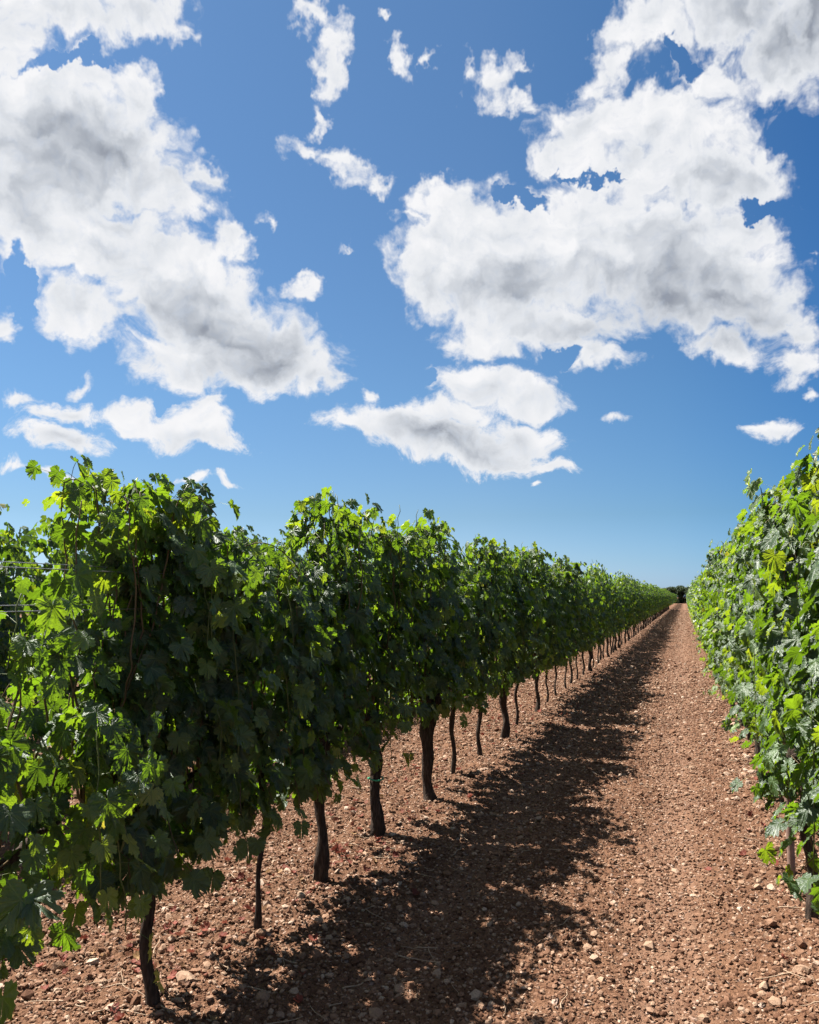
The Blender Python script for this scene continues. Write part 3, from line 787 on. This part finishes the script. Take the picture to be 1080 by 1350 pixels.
# what is left of the rows, to their far ends: too many to count, one object
def stuff_rows():
    rg2 = np.random.RandomState(77); P, T, Nn, Sz, To = [], [], [], [], []
    segs = [(-1.98, yl, 205, .58), (ROW_R, yr, 205, .34), (ROW_L2, LEFT2, 205, .58), (ROW_L3, 4, 60, .58)]
    for x, a, b, bot in segs:
        n = int((b - a) * (120 if x != ROW_L3 else 110))
        y = rg2.uniform(a, b, n); z = bot + (2.12 + .05 * np.sin(y * 4) - bot) * rg2.rand(n) ** .8
        s = rg2.choice([-1., 1.], n)
        P.append(np.column_stack([x + s * rg2.uniform(.02, .22, n), y, z + .02]))
        T.append(np.column_stack([s * .4, rg2.normal(0, .4, n), -.8 + rg2.normal(0, .3, n)])); Nn.append(np.column_stack([s * .8, rg2.normal(0, .4, n), .6 + rg2.normal(0, .35, n)]))
        Sz.append(rg2.uniform(.11, .18, n)); To.append(rg2.uniform(.1, .5, n))
    return build_leaves('distant_vine_rows', np.vstack(P), np.vstack(T), np.vstack(Nn), np.concatenate(Sz), np.concatenate(To), T_FAR, M_LEAFM, rg2, False)
fr = link('distant_vine_rows', stuff_rows())
tag(fr, 'far ends of the vine rows running to the vanishing point', kind='stuff')

# ------------------------------------------------------------------ trellis wires of the left row
def wire(z, x, label):
    ys = np.linspace(.6, 60, 60)
    P = np.column_stack([np.full(60, x), ys, z - .006 * np.sin((ys - .6) * 1.1) ** 2])
    V, F = tube(P, .0016, 6)
    tag(link('trellis_wire', mesh('trellis_wire', V, F, True, [M_WIRE])), label, 'wire', 'trellis wires of the left row')
wire(1.712, -1.985, 'topmost of the taut wires crossing the gap at the left edge')
wire(1.694, -1.94, 'thin wire just under the topmost one in the gap at the left edge')
wire(1.578, -1.985, 'upper wire of the lower pair crossing the gap at the left edge')
wire(1.560, -1.94, 'lowest of the taut wires crossing the gap at the left edge')

# stake in the right row
st_x, st_y = .515, 5.18
n = 14; t = np.linspace(0, 1, n)
V, F = tube(np.column_stack([st_x + .004 * t, np.full(n, st_y), gz(st_x, st_y) - .1 + 1.75 * t]), .021, 14, .03, np.random.RandomState(5))
tag(link('wooden_stake', mesh('wooden_stake', V, F, True, [M_STAKE])), 'smooth brown wooden stake standing under the leaves of the right row', 'stake')

# ------------------------------------------------------------------ fallen leaves and dry canes
rg3 = np.random.RandomState(21)
T_CURL = [(v * [1, 1, 1] + np.column_stack([0 * v[:, 0], 0 * v[:, 0], .9 * v[:, 0] ** 2 + .5 * v[:, 1] ** 2]), f, u) for v, f, u in T_HI]
def fallen():
    P = []
    for cx, cy_, sx, sy, n in ((-2.35, 3.35, .25, .25, 60), (-2.2, 4.2, .25, .3, 60), (-1.95, 4.75, .15, .25, 40), (-2.25, 5.6, .3, .5, 60), (-2.3, 7.5, .3, 1.0, 90), (-2.2, 10.5, .3, 2, 120), (-1.8, 3.1, .3, .4, 14), (.55, 6, .15, 2.0, 50), (-2.3, 3.0, .3, .5, 25), (-1, 6, 1, 3, 8)):
        P.append(np.column_stack([rg3.normal(cx, sx, n), rg3.normal(cy_, sy, n)]))
    P = np.vstack(P); P = P[P[:, 1] > 2.2]; n = len(P)
    z = ground_z(P[:, 0], P[:, 1]) + .012
    T = np.column_stack([rg3.normal(size=n), rg3.normal(size=n), rg3.normal(0, .25, n)]); Nn = np.column_stack([rg3.normal(0, .45, n), rg3.normal(0, .45, n), np.ones(n)])
    return build_leaves('fallen_leaves', np.column_stack([P, z]), T, Nn, rg3.uniform(.018, .036, n), rg3.rand(n) ** 1.5 * .95, T_CURL, M_DEAD, rg3, False)
tag(link('fallen_leaves', fallen()), 'dry red and tan leaves fallen under the vine rows', kind='stuff')
def twigs():
    p = Pile()
    for i in range(230):
        if i < 150: x, y = rg3.normal(-1.95, .45), 2.5 + 9 * rg3.rand() ** 1.5
        elif i < 195: x, y = rg3.normal(.45, .12), 3.2 + 8 * rg3.rand() ** 1.3
        else: x, y = rg3.uniform(-1.6, .4), 2.8 + 7 * rg3.rand()
        L = rg3.uniform(.04, .20); a = rg3.rand() * 6.28; n = 6; q = np.linspace(-.5, .5, n)
        X = x + q * L * math.cos(a) + .01 * np.sin(q * 5); Y = y + q * L * math.sin(a)
        Z = ground_z(X, Y); Z = np.full(n, Z.max() + .004) + (Z - Z.mean()) * .4
        p.add(*tube(np.column_stack([X, Y, Z]), np.linspace(1, .5, n) * rg3.uniform(.0014, .0038), 5))
    return p.mesh('dry_twigs', True, [M_TWIG])
tag(link('dry_twigs', twigs()), 'short dry cane cuttings scattered on the soil', kind='stuff')

# a few lumps big enough to point at
def lump(x, y, s, tone, label, seed):
    r4 = np.random.RandomState(seed)
    import bmesh
    bm = bmesh.new(); bmesh.ops.create_icosphere(bm, subdivisions=3, radius=1.0)
    V = np.array([v.co[:] for v in bm.verts]); F = np.array([[v.index for v in f.verts] for f in bm.faces]); bm.free()
    for k_ in range(9):                                           # chop facets off a ball
        nrm = r4.normal(size=3); nrm /= np.linalg.norm(nrm); d = V @ nrm; lim = r4.uniform(.45, .8)
        V = V - np.outer(np.maximum(d - lim, 0), nrm)
    V = V * (1 + .10 * (fbm(V[:, :1] * 3 + 9, V[:, 1:2] * 3 + V[:, 2:] * 2 + 9, 3) - .5)) * np.array([1.15, .9, .72]) * s
    V[:, :] += (x, y, float(ground_z(x, y)) + s * .30)
    me = mesh('rock', V, F, False, [M_STONE], {'tone': np.full(len(V), tone)})
    tag(link('rock', me), label, 'rock', 'bigger stones lying on the soil')
lump(-1.97, 3.04, .046, .80, 'largest pale stone at the bottom left, just right of the nearest trunk', 1)
lump(.41, 3.88, .034, .72, 'pinkish stone at the bottom right corner of the track', 2)
lump(-.30, 4.40, .022, .88, 'small pale stone alone on the sunny track, right of the shadow edge', 3)
lump(.39, 4.93, .026, .95, 'round whitish stone on the bank below the wooden stake', 4)
lump(.50, 5.62, .030, .60, 'rosy stone at the foot of the leaves, just past the wooden stake', 5)
lump(-1.74, 3.80, .024, .78, 'small pale stone lying between the first two thin trunks', 6)

# ------------------------------------------------------------------ dark trees where the track ends
M_TREE = None
def tree_material():
    m, N = material('dark_tree_leaf'); t = attr(N, 'tone')
    c = N.ramp(t, [(0, (.018, .032, .012)), (1, (.05, .075, .03))])
    b = pbsdf(N, c, .6, .3); tr = N.n('ShaderNodeBsdfTranslucent'); N.put(tr.inputs[0], (.08, .12, .03, 1))
    mx = N.n('ShaderNodeMixShader'); mx.inputs[0].default_value = .2
    N.t.links.new(b.outputs[0], mx.inputs[1]); N.t.links.new(tr.outputs[0], mx.inputs[2]); out(N, mx.outputs[0]); return m
M_TREE = tree_material()
def tree(x, y, h, w, seed, label):
    r5 = np.random.RandomState(seed)
    root = bpy.data.objects.new('broadleaf_tree', None); COL.objects.link(root); root.location = (x, y, 0)
    p = Pile(); tn = 8; q = np.linspace(0, 1, tn)
    p.add(*tube(np.column_stack([.15 * np.sin(q * 3), .1 * q, q * h * .45]), np.linspace(.28, .16, tn), 9, .2, r5))
    cl = []
    for i in range(9):
        a = i / 9 * 6.28 + r5.rand(); e = np.array([math.cos(a) * w * .36 * r5.uniform(.5, 1.1), math.sin(a) * w * .36 * r5.uniform(.5, 1.1), h * r5.uniform(.45, .82)])
        s0 = np.array([.1, .05, h * .38]); m_ = (s0 + e) / 2 + [0, 0, -.1 * h * r5.rand()]
        p.add(*tube(np.array([s0, m_, e]), np.array([.12, .08, .03]), 6, .1, r5)); cl.append(e)
    link('trunk', p.mesh('trunk', True, [M_BARK]), root)
    cs = np.array(cl + [np.array([r5.uniform(-.3, .3) * w, r5.uniform(-.3, .3) * w, h * r5.uniform(.0, .80)]) for _ in range(34)])
    n = 7000; k_ = r5.randint(len(cs), size=n); d = r5.normal(size=(n, 3)); d /= np.linalg.norm(d, axis=1)[:, None]
    P = cs[k_] + d * (w * .19 * (.45 + .55 * r5.rand(n) ** .4))[:, None] * [1, 1, .75]
    me = build_leaves('crown', P, r5.normal(size=(n, 3)) + [0, 0, -.4], d + r5.normal(0, .5, (n, 3)), r5.uniform(.10, .2, n), r5.rand(n), T_FAR, M_TREE, r5, False)
    link('crown', me, root)
    tag(root, label, 'tree', 'trees beyond the end of the track')
tree(-3.4, 212, 4.6, 3.6, 1, 'leftmost dark round tree beyond the end of the left row')
tree(-.9, 216, 5.2, 3.6, 2, 'dark tree right above the vanishing point of the track')
tree(1.7, 214, 4.9, 3.6, 3, 'dark tree whose crown just clears the far end of the right row')
